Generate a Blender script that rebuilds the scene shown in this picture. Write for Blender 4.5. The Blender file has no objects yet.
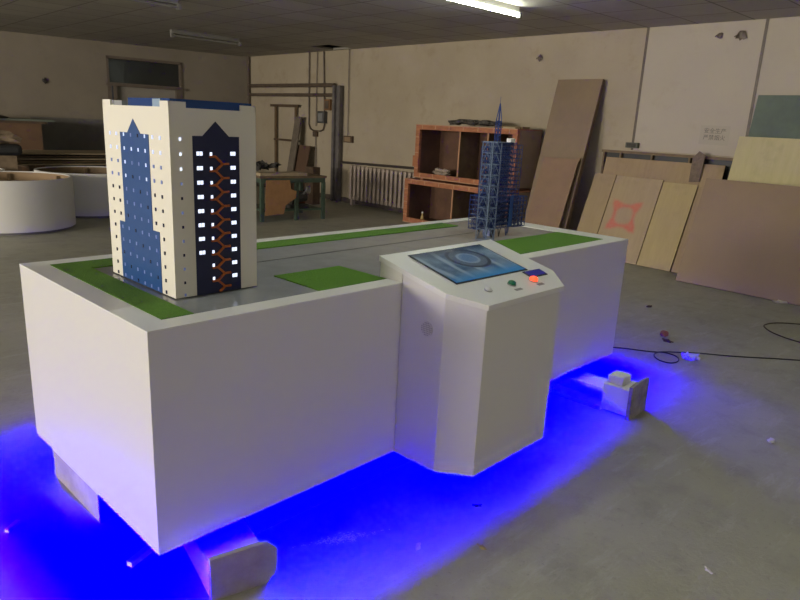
import bpy, bmesh, math, random
from mathutils import Vector, Matrix
random.seed(7)
sc = bpy.context.scene
COL = sc.collection
R = math.radians
PI = math.pi

# ------------------------------------------------------------------ camera
cam = bpy.data.cameras.new('camera')
cam.sensor_width = 36.0
cam.lens = 655.35 / 800 * 36
cam.clip_start = 0.05
camo = bpy.data.objects.new('camera', cam)
COL.objects.link(camo)
sc.camera = camo
yaw, pitch, roll = R(46.226), R(-14.931), R(2.888)
fw = Vector((math.cos(yaw)*math.cos(pitch), math.sin(yaw)*math.cos(pitch), math.sin(pitch)))
rt = Vector((math.sin(yaw), -math.cos(yaw), 0))
up = rt.cross(fw)
rt2 = rt*math.cos(roll) + up*math.sin(roll)
up2 = -rt*math.sin(roll) + up*math.cos(roll)
M = Matrix((rt2, up2, -fw)).transposed().to_4x4()
M.translation = Vector((-0.694, -1.736, 1.459))
camo.matrix_world = M

# ------------------------------------------------------------------ world, exposure, daylight
sc.view_settings.view_transform = 'Standard'
sc.view_settings.look = 'None'
sc.view_settings.gamma = 1.0
sc.view_settings.exposure = 0.0
sc.view_settings.use_curve_mapping = False
sc.cycles.sample_clamp_indirect = 8.0
w = bpy.data.worlds.new('world')
sc.world = w
w.use_nodes = True
w.node_tree.nodes['Background'].inputs[0].default_value = (0.75, 0.85, 1.0, 1)
w.node_tree.nodes['Background'].inputs[1].default_value = 0.6

def area(name, loc, rot, sx, sy, power, col):
    l = bpy.data.lights.new(name, 'AREA')
    l.shape = 'RECTANGLE'; l.size = sx; l.size_y = sy; l.energy = power; l.color = col
    o = bpy.data.objects.new(name, l); COL.objects.link(o)
    o.location = loc; o.rotation_euler = rot
    return o
WX = -9.0      # west wall plane with the windows
WIN_Y = [(-3.6, -1.2), (1.3, 3.9), (5.2, 7.8), (9.0, 11.0)]
WIN_P = [30, 540, 500, 40]
for (a, b), p in zip(WIN_Y, WIN_P):     # daylight coming in through each window
    area('window_daylight', (WX-0.06, (a+b)/2, 1.85), (0, R(-90), 0), 1.4, b-a-0.1, p, (1.0, 0.93, 0.80))
area('front_fill', (0.8, -4.93, 1.3), (R(90), 0, 0), 2.0, 2.2, 16, (1.0, 0.88, 0.78))  # added fill lamp for the cabinet front; the front wall has no opening

# ------------------------------------------------------------------ materials
MATS = {}
def nt_of(name):
    m = bpy.data.materials.new(name); m.use_nodes = True
    nt = m.node_tree; b = nt.nodes['Principled BSDF']
    return m, nt, b
def mat(name, col, rough=0.6, metal=0.0, var=0.0, scale=6.0, bump=0.0, emit=None, estr=0.0, stretch=(1, 1, 1), col2=None, coat=0.0, thresh=None):
    if name in MATS: return MATS[name]
    m, nt, b = nt_of(name)
    b.inputs['Base Color'].default_value = (*col, 1)
    b.inputs['Roughness'].default_value = rough
    b.inputs['Metallic'].default_value = metal
    b.inputs['Coat Weight'].default_value = coat
    if emit:
        b.inputs['Emission Color'].default_value = (*emit, 1)
        b.inputs['Emission Strength'].default_value = estr
    if var or col2 or bump:
        tc = nt.nodes.new('ShaderNodeTexCoord')
        mp = nt.nodes.new('ShaderNodeMapping'); mp.inputs['Scale'].default_value = stretch
        n = nt.nodes.new('ShaderNodeTexNoise'); n.inputs['Scale'].default_value = scale
        n.inputs['Detail'].default_value = 7; n.inputs['Roughness'].default_value = 0.65
        nt.links.new(tc.outputs['Object'], mp.inputs[0]); nt.links.new(mp.outputs[0], n.inputs['Vector'])
        r = nt.nodes.new('ShaderNodeValToRGB')
        lo, hi = thresh or (0.3, 0.7)
        r.color_ramp.elements[0].position = lo; r.color_ramp.elements[1].position = hi
        c2 = col2 or tuple(c*(1-var) for c in col)
        c1 = col if col2 else tuple(min(1, c*(1+var*0.6)) for c in col)
        r.color_ramp.elements[0].color = (*c2, 1); r.color_ramp.elements[1].color = (*c1, 1)
        nt.links.new(n.outputs[0], r.inputs[0])
        if var or col2: nt.links.new(r.outputs[0], b.inputs['Base Color'])
        if bump:
            bp = nt.nodes.new('ShaderNodeBump'); bp.inputs['Strength'].default_value = bump; bp.inputs['Distance'].default_value = 0.01
            nt.links.new(n.outputs[0], bp.inputs['Height']); nt.links.new(bp.outputs[0], b.inputs['Normal'])
    MATS[name] = m
    return m

def mix(nt, fac, a, b):
    n = nt.nodes.new('ShaderNodeMix'); n.data_type = 'RGBA'
    for s, v in ((n.inputs[0], fac), (n.inputs[6], a), (n.inputs[7], b)):
        if isinstance(v, (int, float)): s.default_value = v
        elif isinstance(v, tuple): s.default_value = (*v, 1)
        else: nt.links.new(v, s)
    return n.outputs[2]
def math_(nt, op, a, b=None, c=None):
    n = nt.nodes.new('ShaderNodeMath'); n.operation = op
    for i, v in enumerate((a, b, c)):
        if v is None: continue
        if isinstance(v, (int, float)): n.inputs[i].default_value = v
        else: nt.links.new(v, n.inputs[i])
    return n.outputs[0]
def noise(nt, vec, scale, detail=5, rough=0.6):
    n = nt.nodes.new('ShaderNodeTexNoise'); n.inputs['Scale'].default_value = scale
    n.inputs['Detail'].default_value = detail; n.inputs['Roughness'].default_value = rough
    nt.links.new(vec, n.inputs['Vector']); return n.outputs[0]
def ramp(nt, v, lo, hi):
    n = nt.nodes.new('ShaderNodeMapRange'); n.inputs[1].default_value = lo; n.inputs[2].default_value = hi
    nt.links.new(v, n.inputs[0]); return n.outputs[0]

def floor_mat():
    m, nt, b = nt_of('worn_concrete')
    tc = nt.nodes.new('ShaderNodeTexCoord'); o = tc.outputs['Object']
    n1 = noise(nt, o, 0.9, 6, 0.6); n2 = noise(nt, o, 5, 8, 0.7); n3 = noise(nt, o, 45, 4, 0.7)
    mp = nt.nodes.new('ShaderNodeMapping'); mp.inputs['Scale'].default_value = (1.2, 5.5, 1); mp.inputs['Rotation'].default_value = (0, 0, 0.5)
    nt.links.new(o, mp.inputs[0]); n4 = noise(nt, mp.outputs[0], 2.2, 8, 0.75)
    c = mix(nt, ramp(nt, n1, .35, .65), (0.28, 0.275, 0.22), (0.36, 0.35, 0.28))
    c = mix(nt, math_(nt, 'MULTIPLY', ramp(nt, n2, .5, .72), 0.5), c, (0.19, 0.185, 0.165))
    c = mix(nt, math_(nt, 'MULTIPLY', ramp(nt, n4, .54, .70), 0.75), c, (0.43, 0.42, 0.38))
    c = mix(nt, math_(nt, 'MULTIPLY', ramp(nt, n3, .60, .75), 0.35), c, (0.45, 0.43, 0.38))
    c = mix(nt, math_(nt, 'MULTIPLY', ramp(nt, n3, .40, .30), 0.4), c, (0.14, 0.13, 0.12))
    nt.links.new(c, b.inputs['Base Color'])
    nt.links.new(math_(nt, 'MULTIPLY_ADD', n2, 0.25, 0.42), b.inputs['Roughness'])
    bp = nt.nodes.new('ShaderNodeBump'); bp.inputs['Strength'].default_value = 0.15; bp.inputs['Distance'].default_value = 0.01
    nt.links.new(n3, bp.inputs['Height']); nt.links.new(bp.outputs[0], b.inputs['Normal'])
    return m
def wall_mat(name, c1, c2, dirt, amt=0.5):
    m, nt, b = nt_of(name)
    tc = nt.nodes.new('ShaderNodeTexCoord'); o = tc.outputs['Object']
    n1 = noise(nt, o, 0.8, 5, 0.6); n2 = noise(nt, o, 2.4, 8, 0.7); n3 = noise(nt, o, 14, 6, 0.7)
    c = mix(nt, ramp(nt, n1, .35, .65), c1, c2)
    c = mix(nt, math_(nt, 'MULTIPLY', ramp(nt, n2, .55, .78), amt), c, dirt)
    c = mix(nt, math_(nt, 'MULTIPLY', ramp(nt, n3, .68, .80), amt*0.6), c, dirt)
    nt.links.new(c, b.inputs['Base Color']); b.inputs['Roughness'].default_value = 0.85
    return m
def ceil_mat():
    m, nt, b = nt_of('ceiling_tiles')
    tc = nt.nodes.new('ShaderNodeTexCoord'); o = tc.outputs['Object']
    br = nt.nodes.new('ShaderNodeTexBrick'); br.offset = 0.0; br.squash = 1.0
    br.inputs['Scale'].default_value = 1.0; br.inputs['Brick Width'].default_value = 0.6; br.inputs['Row Height'].default_value = 0.6
    br.inputs['Mortar Size'].default_value = 0.010; br.inputs['Mortar Smooth'].default_value = 0.3
    br.inputs['Color1'].default_value = (0.40, 0.375, 0.32, 1); br.inputs['Color2'].default_value = (0.34, 0.315, 0.265, 1)
    br.inputs['Mortar'].default_value = (0.13, 0.12, 0.10, 1)
    nt.links.new(o, br.inputs['Vector'])
    n = noise(nt, o, 1.3, 7, 0.65)
    c = mix(nt, math_(nt, 'MULTIPLY', ramp(nt, n, .45, .75), 0.5), br.outputs[0], (0.25, 0.225, 0.18))
    v = nt.nodes.new('ShaderNodeTexVoronoi'); v.inputs['Scale'].default_value = 22; v.inputs['Randomness'].default_value = 0.15
    nt.links.new(o, v.inputs['Vector'])
    c = mix(nt, math_(nt, 'MULTIPLY', ramp(nt, v.outputs['Distance'], .35, .15), 0.16), c, (0.12, 0.11, 0.10))
    nt.links.new(c, b.inputs['Base Color']); b.inputs['Roughness'].default_value = 0.8
    return m
def ply_mat(name, c1, c2, spray=False):
    m, nt, b = nt_of(name)
    tc = nt.nodes.new('ShaderNodeTexCoord'); o = tc.outputs['Object']
    mp = nt.nodes.new('ShaderNodeMapping'); mp.inputs['Scale'].default_value = (1, 7, 1.0)
    nt.links.new(o, mp.inputs[0])
    n = noise(nt, mp.outputs[0], 3.0, 8, 0.65); n2 = noise(nt, o, 3.5, 5, 0.6); n3 = noise(nt, o, 30, 3, 0.6)
    c = mix(nt, ramp(nt, n, .3, .7), c1, c2)
    c = mix(nt, math_(nt, 'MULTIPLY', ramp(nt, n2, .55, .75), 0.45), c, tuple(x*0.62 for x in c1))
    if spray:   # red sprayed square with flared corners
        sp = nt.nodes.new('ShaderNodeSeparateXYZ'); nt.links.new(o, sp.inputs[0])
        ax = math_(nt, 'ABSOLUTE', math_(nt, 'SUBTRACT', sp.outputs[1], spray[0]))
        az = math_(nt, 'ABSOLUTE', math_(nt, 'SUBTRACT', sp.outputs[2], spray[1]))
        mx = math_(nt, 'MAXIMUM', ax, az); mn = math_(nt, 'MINIMUM', ax, az)
        # ring: |max - .115| small, thicker towards the corners
        wd = math_(nt, 'MULTIPLY_ADD', ramp(nt, mn, 0.04, 0.13), 0.040, 0.017)
        d = math_(nt, 'ABSOLUTE', math_(nt, 'SUBTRACT', mx, 0.125))
        d = math_(nt, 'ADD', d, math_(nt, 'MULTIPLY', math_(nt, 'SUBTRACT', n2, 0.5), 0.03))
        f = ramp(nt, math_(nt, 'SUBTRACT', wd, d), -0.022, 0.022)
        f = math_(nt, 'MULTIPLY', f, math_(nt, 'MULTIPLY_ADD', n3, 0.7, 0.35))
        c = mix(nt, f, c, (0.55, 0.10, 0.07))
    nt.links.new(c, b.inputs['Base Color']); b.inputs['Roughness'].default_value = 0.7
    return m
def lit_unlit(name, col, e, s): return mat(name, col, 0.4, emit=e, estr=s)

WHITE = mat('white_lacquer', (0.70, 0.685, 0.66), 0.28, coat=0.3)
WHITE2 = mat('white_edge', (0.74, 0.735, 0.72), 0.35)
GREYTOP = mat('grey_board', (0.28, 0.29, 0.31), 0.16, var=0.12, scale=9)
TURF = mat('artificial_turf', (0.085, 0.215, 0.012), 0.95, var=0.35, scale=160, bump=0.5)
BLACK = mat('black', (0.012, 0.012, 0.014), 0.5)
CREAM = mat('cream_shell', (0.68, 0.65, 0.57), 0.55)
NAVY = mat('navy_gloss', (0.012, 0.05, 0.20), 0.12, coat=0.5)
NAVY2 = mat('dark_navy', (0.003, 0.007, 0.05), 0.45)
ORANGE = mat('orange_stair', (0.42, 0.10, 0.015), 0.5)
LITW = mat('lit_window', (0.6, 0.65, 0.8), 0.3, emit=(0.72, 0.80, 1.0), estr=1.3)
DIMW = mat('dim_window', (0.08, 0.11, 0.25), 0.3, emit=(0.30, 0.38, 0.8), estr=0.30)
LITP = mat('pale_lit_window', (0.4, 0.45, 0.6), 0.3, emit=(0.60, 0.68, 1.0), estr=0.75)
DARKW = mat('dark_window', (0.02, 0.025, 0.07), 0.2)
# a 461 nm blue diode lies outside the sRGB triangle: its colour (CIE x 0.143, y 0.031) is about (-0.01, -0.045, 1) in linear sRGB
LEDB, nt_, b_ = nt_of('blue_led')
cc_ = nt_.nodes.new('ShaderNodeCombineColor')
cc_.inputs[0].default_value = -0.014; cc_.inputs[1].default_value = -0.042; cc_.inputs[2].default_value = 1.0
em_ = nt_.nodes.new('ShaderNodeEmission'); em_.inputs[1].default_value = 8500
nt_.links.new(cc_.outputs[0], em_.inputs[0]); nt_.links.new(em_.outputs[0], nt_.nodes['Material Output'].inputs[0])
PLINTH = mat('dark_plinth', (0.002, 0.002, 0.003), 0.9)
BLOCKM = mat('dusty_white_block', (0.36, 0.32, 0.29), 0.7, var=0.3, scale=8, bump=0.2)
BLOCKW = mat('white_block', (0.8, 0.8, 0.78), 0.6)
STEELB = mat('blue_steel', (0.012, 0.035, 0.17), 0.35)
STEELS = mat('silver_blue_lattice', (0.15, 0.20, 0.31), 0.3, metal=0.3)
BROWNB = mat('brown_board', (0.225, 0.160, 0.098), 0.7, var=0.12, scale=2.5)
BROWNE = mat('brown_board_edge', (0.13, 0.085, 0.05), 0.7)
CARD = mat('tan_crate_panel', (0.27, 0.185, 0.105), 0.8, var=0.15, scale=3)
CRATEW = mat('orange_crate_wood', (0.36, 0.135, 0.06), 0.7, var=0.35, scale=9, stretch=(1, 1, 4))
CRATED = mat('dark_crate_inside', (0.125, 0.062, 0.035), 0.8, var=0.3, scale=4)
CRATEP = mat('pale_timber', (0.42, 0.22, 0.12), 0.7)
GREENP = mat('green_metal', (0.055, 0.085, 0.060), 0.5, var=0.3, scale=12)
WOODD = mat('dark_wood', (0.085, 0.052, 0.03), 0.7, var=0.4, scale=7)
WOODM = mat('mid_wood', (0.16, 0.105, 0.055), 0.7, var=0.3, scale=7)
WOODP = mat('pale_wood', (0.36, 0.28, 0.18), 0.7, var=0.2, scale=7)
PIPE = mat('dirty_pipe', (0.11, 0.08, 0.058), 0.5, var=0.4, scale=10)
GREYP = mat('grey_steel', (0.14, 0.125, 0.12), 0.45, var=0.3, scale=6)
RAD = mat('radiator_paint', (0.42, 0.34, 0.29), 0.5, var=0.15, scale=10)
JUNK = mat('dark_junk', (0.045, 0.040, 0.036), 0.7, var=0.5, scale=20)
ORCARD = mat('orange_cardboard', (0.30, 0.155, 0.06), 0.8, var=0.2, scale=8)
RINGW = mat('ring_white', (0.60, 0.585, 0.56), 0.5)
CABLEM = mat('black_cable', (0.03, 0.03, 0.03), 0.5)
PLASTIC = mat('crumpled_plastic', (0.62, 0.65, 0.72), 0.25)
RUBBLE = mat('rubble', (0.32, 0.28, 0.22), 0.9, var=0.4, scale=30)

# ------------------------------------------------------------------ mesh helpers
def bm_new(): return bmesh.new()
def bx(bm, x0, x1, y0, y1, z0, z1):
    v = [bm.verts.new(p) for p in ((x0,y0,z0),(x1,y0,z0),(x1,y1,z0),(x0,y1,z0),(x0,y0,z1),(x1,y0,z1),(x1,y1,z1),(x0,y1,z1))]
    for f in ((3,2,1,0),(4,5,6,7),(0,1,5,4),(1,2,6,5),(2,3,7,6),(3,0,4,7)): bm.faces.new([v[i] for i in f])
    return bm
def rod(bm, a, b, r=0.01, n=8):
    a = Vector(a); b = Vector(b); d = (b-a)
    if d.length < 1e-6: return bm
    q = d.to_track_quat('Z', 'Y'); 
    lo = [bm.verts.new(a + q @ Vector((r*math.cos(2*PI*i/n), r*math.sin(2*PI*i/n), 0))) for i in range(n)]
    hi = [bm.verts.new(b + q @ Vector((r*math.cos(2*PI*i/n), r*math.sin(2*PI*i/n), 0))) for i in range(n)]
    for i in range(n): bm.faces.new((lo[i], lo[(i+1)%n], hi[(i+1)%n], hi[i]))
    bm.faces.new(lo[::-1]); bm.faces.new(hi)
    return bm
def path(bm, pts, r=0.01, n=8):
    for a, b in zip(pts, pts[1:]): rod(bm, a, b, r, n)
    return bm
def prism(bm, poly, z0, z1):
    """poly list of (x,y); z0/z1 numbers or functions of (x,y)"""
    f0 = z0 if callable(z0) else (lambda x, y: z0)
    f1 = z1 if callable(z1) else (lambda x, y: z1)
    lo = [bm.verts.new((x, y, f0(x, y))) for x, y in poly]; hi = [bm.verts.new((x, y, f1(x, y))) for x, y in poly]
    n = len(poly)
    bm.faces.new(lo[::-1]); bm.faces.new(hi)
    for i in range(n): bm.faces.new((lo[i], lo[(i+1)%n], hi[(i+1)%n], hi[i]))
    return bm
def lathe(bm, prof, n=48, c=(0, 0, 0)):
    rings = []
    for r, z in prof:
        rings.append([bm.verts.new((c[0]+r*math.cos(2*PI*i/n), c[1]+r*math.sin(2*PI*i/n), c[2]+z)) for i in range(n)])
    for a, b in zip(rings, rings[1:]):
        for i in range(n): bm.faces.new((a[i], a[(i+1)%n], b[(i+1)%n], b[i]))
    return bm
def blob(bm, c, r, seed=0, sub=2, sq=(1, 1, 1), amp=0.35):
    rnd = random.Random(seed); ph = [rnd.uniform(0, 6) for _ in range(6)]
    res = bmesh.ops.create_icosphere(bm, subdivisions=sub, radius=1.0)
    for v in res['verts']:
        p = v.co.copy(); k = 1 + amp*(math.sin(5*p.x+ph[0])*math.sin(4*p.y+ph[1]) + 0.5*math.sin(9*p.z+ph[2]+3*p.x)) + rnd.uniform(-amp, amp)*0.25
        v.co = Vector((c[0]+p.x*r*sq[0]*k, c[1]+p.y*r*sq[1]*k, c[2]+p.z*r*sq[2]*k))
    return bm
def obj(name, bm, m, parent=None, smooth=False, bevel=0.0, recalc=True):
    if recalc: bmesh.ops.recalc_face_normals(bm, faces=bm.faces)
    me = bpy.data.meshes.new(name); bm.to_mesh(me); bm.free()
    me.materials.append(m)
    if smooth:
        for p in me.polygons: p.use_smooth = True
        me.set_sharp_from_angle(angle=R(40))
    o = bpy.data.objects.new(name, me); COL.objects.link(o)
    if parent: o.parent = parent
    if bevel:
        b = o.modifiers.new('bevel', 'BEVEL'); b.width = bevel; b.segments = 2; b.limit_method = 'ANGLE'
    return o
def tag(o, label=None, cat=None, group=None, kind=None, loc=None, rz=None):
    if label: o['label'] = label
    if cat: o['category'] = cat
    if group: o['group'] = group
    if kind: o['kind'] = kind
    if loc is not None: o.location = loc
    if rz is not None: o.rotation_euler[2] = rz
    return o
def thing(name, label, cat, loc=(0, 0, 0), rz=0.0, group=None):
    o = bpy.data.objects.new(name, None); COL.objects.link(o); o.empty_display_size = 0.1
    o.location = loc; o.rotation_euler = (0, 0, rz)
    return tag(o, label, cat, group)
def to_mesh_obj(o, name, parent=None):
    """turns a text or curve object into a plain mesh object in the same place"""
    bpy.context.view_layer.update()
    me = bpy.data.meshes.new_from_object(o.evaluated_get(bpy.context.evaluated_depsgraph_get()))
    n = bpy.data.objects.new(name, me); COL.objects.link(n); n.location = o.location; n.rotation_euler = o.rotation_euler
    if parent: n.parent = parent
    bpy.data.objects.remove(o); n.name = name
    return n
def struct(name, bm, m, parent=None):
    o = obj(name, bm, m, parent)
    if parent is None: o['kind'] = 'structure'
    return o
CR = R(2.8)     # the exhibit stands turned by this much in the room
def T(x, y, z=0.0): return (x*math.cos(CR)-y*math.sin(CR), x*math.sin(CR)+y*math.cos(CR), z)

# ------------------------------------------------------------------ the room
CZ, BX, FY = 2.72, 7.12, -5.0
struct('floor', bx(bm_new(), WX-0.2, BX+0.2, FY-0.2, 13.6, -0.12, 0), floor_mat())
CEIL = ceil_mat()
bm = bm_new()          # ceiling with one tile missing
hx0, hx1, hy0, hy1 = 6.50, 7.02, 7.85, 8.40
for a in ((WX-0.2, BX+0.2, FY-0.2, hy0), (WX-0.2, BX+0.2, hy1, 13.6), (WX-0.2, hx0, hy0, hy1), (hx1, BX+0.2, hy0, hy1)):
    bx(bm, a[0], a[1], a[2], a[3], CZ, CZ+0.03)
struct('ceiling', bm, CEIL)
bm = bm_new(); bx(bm, WX-0.2, BX+0.2, FY-0.2, 13.6, CZ+0.5, CZ+0.55)
for a in ((WX-0.2, BX+0.2, FY-0.25, FY-0.2), (WX-0.2, BX+0.2, 13.6, 13.65)): bx(bm, a[0], a[1], a[2], a[3], CZ, CZ+0.55)
for a in ((WX-0.25, WX-0.2), (BX+0.2, BX+0.25)): bx(bm, a[0], a[1], FY-0.2, 13.6, CZ, CZ+0.55)
struct('trim_1', bm, BLACK)        # the dark void above the tiles
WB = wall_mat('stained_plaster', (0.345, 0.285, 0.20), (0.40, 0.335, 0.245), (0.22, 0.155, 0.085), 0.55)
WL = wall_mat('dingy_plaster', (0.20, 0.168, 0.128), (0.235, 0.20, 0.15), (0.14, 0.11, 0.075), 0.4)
WC = wall_mat('painted_panel', (0.42, 0.365, 0.29), (0.45, 0.395, 0.31), (0.30, 0.24, 0.16), 0.35)
struct('wall_back', bx(bm_new(), BX, BX+0.2, FY-0.2, 13.6, 0, CZ), WB)
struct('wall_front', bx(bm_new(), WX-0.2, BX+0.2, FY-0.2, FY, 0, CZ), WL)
bm = bm_new()           # west wall with four window openings
ys = [FY] + [v for w_ in WIN_Y for v in w_] + [13.6]
for i in range(0, len(ys), 2): bx(bm, WX-0.2, WX, ys[i], ys[i+1], 0, CZ)
for a, b in WIN_Y: bx(bm, WX-0.2, WX, a, b, 0, 1.1); bx(bm, WX-0.2, WX, a, b, 2.6, CZ)
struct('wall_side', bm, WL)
GLASS = mat('window_glass', (0.8, 0.85, 0.9), 0.02); GLASS.node_tree.nodes['Principled BSDF'].inputs['Transmission Weight'].default_value = 1.0
for i, (a, b) in enumerate(WIN_Y):
    bm = bm_new()
    for q in ((a, b, 1.1, 1.15), (a, b, 2.55, 2.6), (a, a+0.05, 1.15, 2.55), (b-0.05, b, 1.15, 2.55), ((a+b)/2-0.025, (a+b)/2+0.025, 1.15, 2.55)):
        bx(bm, WX-0.18, WX-0.12, q[0], q[1], q[2], q[3])
    o = struct('window_%d' % (i+1), bm, WOODM)
# left wall, a little out of square, with a door and a dark transom above it
la = R(-7); t = Vector((-math.cos(la), -math.sin(la)))
LWROT = math.atan2(-t.y, -t.x)
def lwl(u0, u1, d0, d1, z0, z1, bm):   # box in wall coordinates: u = distance from corner, d = towards the room
    return bx(bm, -u1, -u0, -d1, -d0, z0, z1)
def on_left(o):
    o.location = (BX, 11.60, 0); o.rotation_euler[2] = LWROT; return o
DU0, DU1 = 1.42, 2.88
bm = bm_new()
for a in ((-0.3, DU0, 0, CZ), (DU1, 16.8, 0, CZ), (DU0, DU1, 2.47, CZ)): lwl(a[0], a[1], -0.2, 0, a[2], a[3], bm)
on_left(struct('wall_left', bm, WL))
door = struct('door_1', lwl(DU0+0.13, DU1-0.17, -0.12, -0.07, 0.0, 1.93, bm_new()), mat('grey_door', (0.27, 0.24, 0.20), 0.6, var=0.1))
on_left(door)
bm = bm_new()
for a in ((DU0, DU0+0.13, 0, 1.95), (DU1-0.17, DU1-0.10, 0, 1.95), (DU1-0.07, DU1, 0, 1.95), (DU0, DU1, 1.93, 1.99), (DU0, DU1, 2.43, 2.48)): lwl(a[0], a[1], -0.15, 0.02, a[2], a[3], bm)
lwl(DU0-0.06, DU1+0.02, -0.1, 0.05, 1.925, 1.965, bm)
lwl(DU0, DU0+0.04, -0.15, 0.02, 1.95, 2.47, bm); lwl(DU1-0.04, DU1, -0.15, 0.02, 1.95, 2.47, bm)
on_left(struct('trim_2', bm, mat('frame_brown', (0.13, 0.10, 0.075), 0.6, var=0.2)))
DG = mat('dark_transom_glass', (0.022, 0.024, 0.022), 0.2)
on_left(struct('window_5', lwl(DU0+0.04, DU1-0.04, -0.10, -0.09, 1.98, 2.44, bm_new()), DG))
# painted strips (expansion joints) and cover panels on the right of the back wall
struct('trim_3', bx(bm_new(), BX-0.012, BX, 2.375, 2.405, 1.3, CZ), PIPE)
struct('trim_4', bx(bm_new(), BX-0.012, BX, 1.055, 1.085, 1.3, CZ), PIPE)
bm = bm_new(); bx(bm, BX-0.006, BX, 1.085, 2.375, 1.3, CZ-0.001); bx(bm, BX-0.006, BX, -4.9, 1.055, 1.3, CZ-0.001)
struct('trim_5', bm, WC)
# dark band along the foot of the back wall
struct('baseboard_back', bx(bm_new(), BX-0.015, BX, 6.0, 11.3, 0, 0.09), mat('dark_baseboard', (0.10, 0.08, 0.06), 0.8))

# corner + wall pipes
tag(obj('pipe', rod(bm_new(), (BX-0.05, 11.45, 0), (BX-0.05, 11.45, CZ), 0.035), PIPE), 'vertical dark pipe in the far corner of the room', 'pipe')
bm = bm_new(); rod(bm, (BX-0.08, 11.40, 2.12), (BX-0.08, 8.36, 2.11), 0.035)
tag(obj('pipe', bm, PIPE), 'upper of the two horizontal brown pipes ending at the steel column', 'pipe')
bm = bm_new(); rod(bm, (BX-0.08, 11.40, 1.935), (BX-0.08, 8.36, 1.935), 0.030)
tag(obj('pipe', bm, PIPE), 'lower of the two horizontal brown pipes on the back wall', 'pipe')
t_ = thing('steel_column', 'grey steel channel column standing against the back wall', 'column', (BX-0.09, 8.25, 0))
obj('web', bx(bm_new(), 0.02, 0.08, -0.08, 0.08, 0, 2.10), GREYP, t_)
obj('flange', bx(bm_new(), -0.03, 0.02, -0.10, -0.055, 0, 2.10), GREYP, t_)
obj('flange', bx(bm_new(), -0.03, 0.02, 0.055, 0.12, 0, 2.10), GREYP, t_)
tag(obj('pipe', rod(bm_new(), (BX-0.05, 8.12, 0.735), (BX-0.05, 5.6, 0.79), 0.022), mat('blackened_pipe', (0.05, 0.04, 0.035), 0.5)), 'thin dark heating pipe running just above the radiator', 'pipe')
def upath(pts): return [(BX-0.03, y, z) for y, z in pts]
bm = path(bm_new(), upath([(9.24, CZ), (9.23, 1.40), (9.18, 1.31), (9.08, 1.275), (8.85, 1.27), (8.76, 1.30), (8.72, 1.40), (8.74, 1.9), (8.78, CZ)]), 0.014, 6)
tag(obj('conduit', bm, PIPE), 'U-shaped cable conduit hanging down the back wall', 'conduit')
bm = path(bm_new(), upath([(8.98, CZ), (8.99, 1.36)]), 0.009, 6); path(bm, upath([(9.0, 1.22), (8.97, 0.5)]), 0.009, 6)
tag(obj('conduit', bm, PIPE), 'thin straight conduit through the middle of the U-shaped one', 'conduit')
tag(obj('conduit', rod(bm_new(), (BX-0.03, 8.0, 1.22), (BX-0.03, 8.02, CZ), 0.008, 6), PIPE), 'thin conduit right of the steel column leading to a switch', 'conduit')
def wbox(name, label, cat, y0, y1, z0, z1, m, d=0.07, face=None):
    o = thing(name, label, cat, (BX, (y0+y1)/2, z0))
    hw = (y1-y0)/2
    obj('housing', bx(bm_new(), -d, -0.001, -hw, hw, 0, z1-z0), m, o, bevel=0.006)
    if face: obj('cover', bx(bm_new(), -d-0.008, -d, -hw*0.7, hw*0.7, (z1-z0)*0.15, (z1-z0)*0.85), face, o)
    return o
wbox('meter_box', 'dark electric meter box inside the U-shaped conduit', 'meter', 8.66, 8.87, 1.42, 1.64, mat('dark_box', (0.06, 0.06, 0.06), 0.4), 0.09, mat('grey_glass', (0.20, 0.20, 0.20), 0.2))
wbox('junction_box', 'orange-brown junction box above the meter box', 'electrical box', 8.53, 8.70, 1.66, 1.86, mat('rusty_box', (0.20, 0.10, 0.04), 0.6, var=0.3), 0.06, PIPE)
wbox('socket_box', 'small brown socket box under the U-shaped conduit', 'electrical box', 8.94, 9.07, 1.16, 1.26, WOODD, 0.05, PIPE)
wbox('wall_switch', 'wide brown wall switch right of the steel column', 'switch', 7.85, 8.10, 1.10, 1.22, WOODD, 0.05, mat('tan_face', (0.25, 0.17, 0.10), 0.5))
wbox('junction_box', 'small grey box at the foot of the vertical wall joint', 'electrical box', 2.30, 2.46, 1.325, 1.39, mat('olive_box', (0.07, 0.075, 0.06), 0.5), 0.06, JUNK)
for i, (y, z, s) in enumerate(((3.894, 2.43, 0.035), (1.534, 2.58, 0.028), (1.30, 2.57, 0.045))):
    bm = bm_new(); blob(bm, (0, 0, 0), s, 20+i, 2, (0.35, 1, 1), 0.4); rod(bm, (-0.03, s*0.8, 0), (0, s*1.7, -0.01), 0.006)
    lab = ('broken wall bracket above the tall brown board', 'smaller dark fixing stub high on the right wall', 'larger rusty fixing ring high on the right wall')[i]
    tag(obj('wall_bracket', bm, PIPE, smooth=True), lab, 'bracket', loc=(BX-0.02, y, z))
bm = bm_new(); blob(bm, (0, 0, 0), 0.045, 5, 2, (0.9, 0.35, 1.1), 0.3)
o = tag(obj('wall_bracket', bm, JUNK, smooth=True), 'black stub fixed high on the left wall', 'bracket'); o.location = (3.18, 12.06, 1.93)
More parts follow.
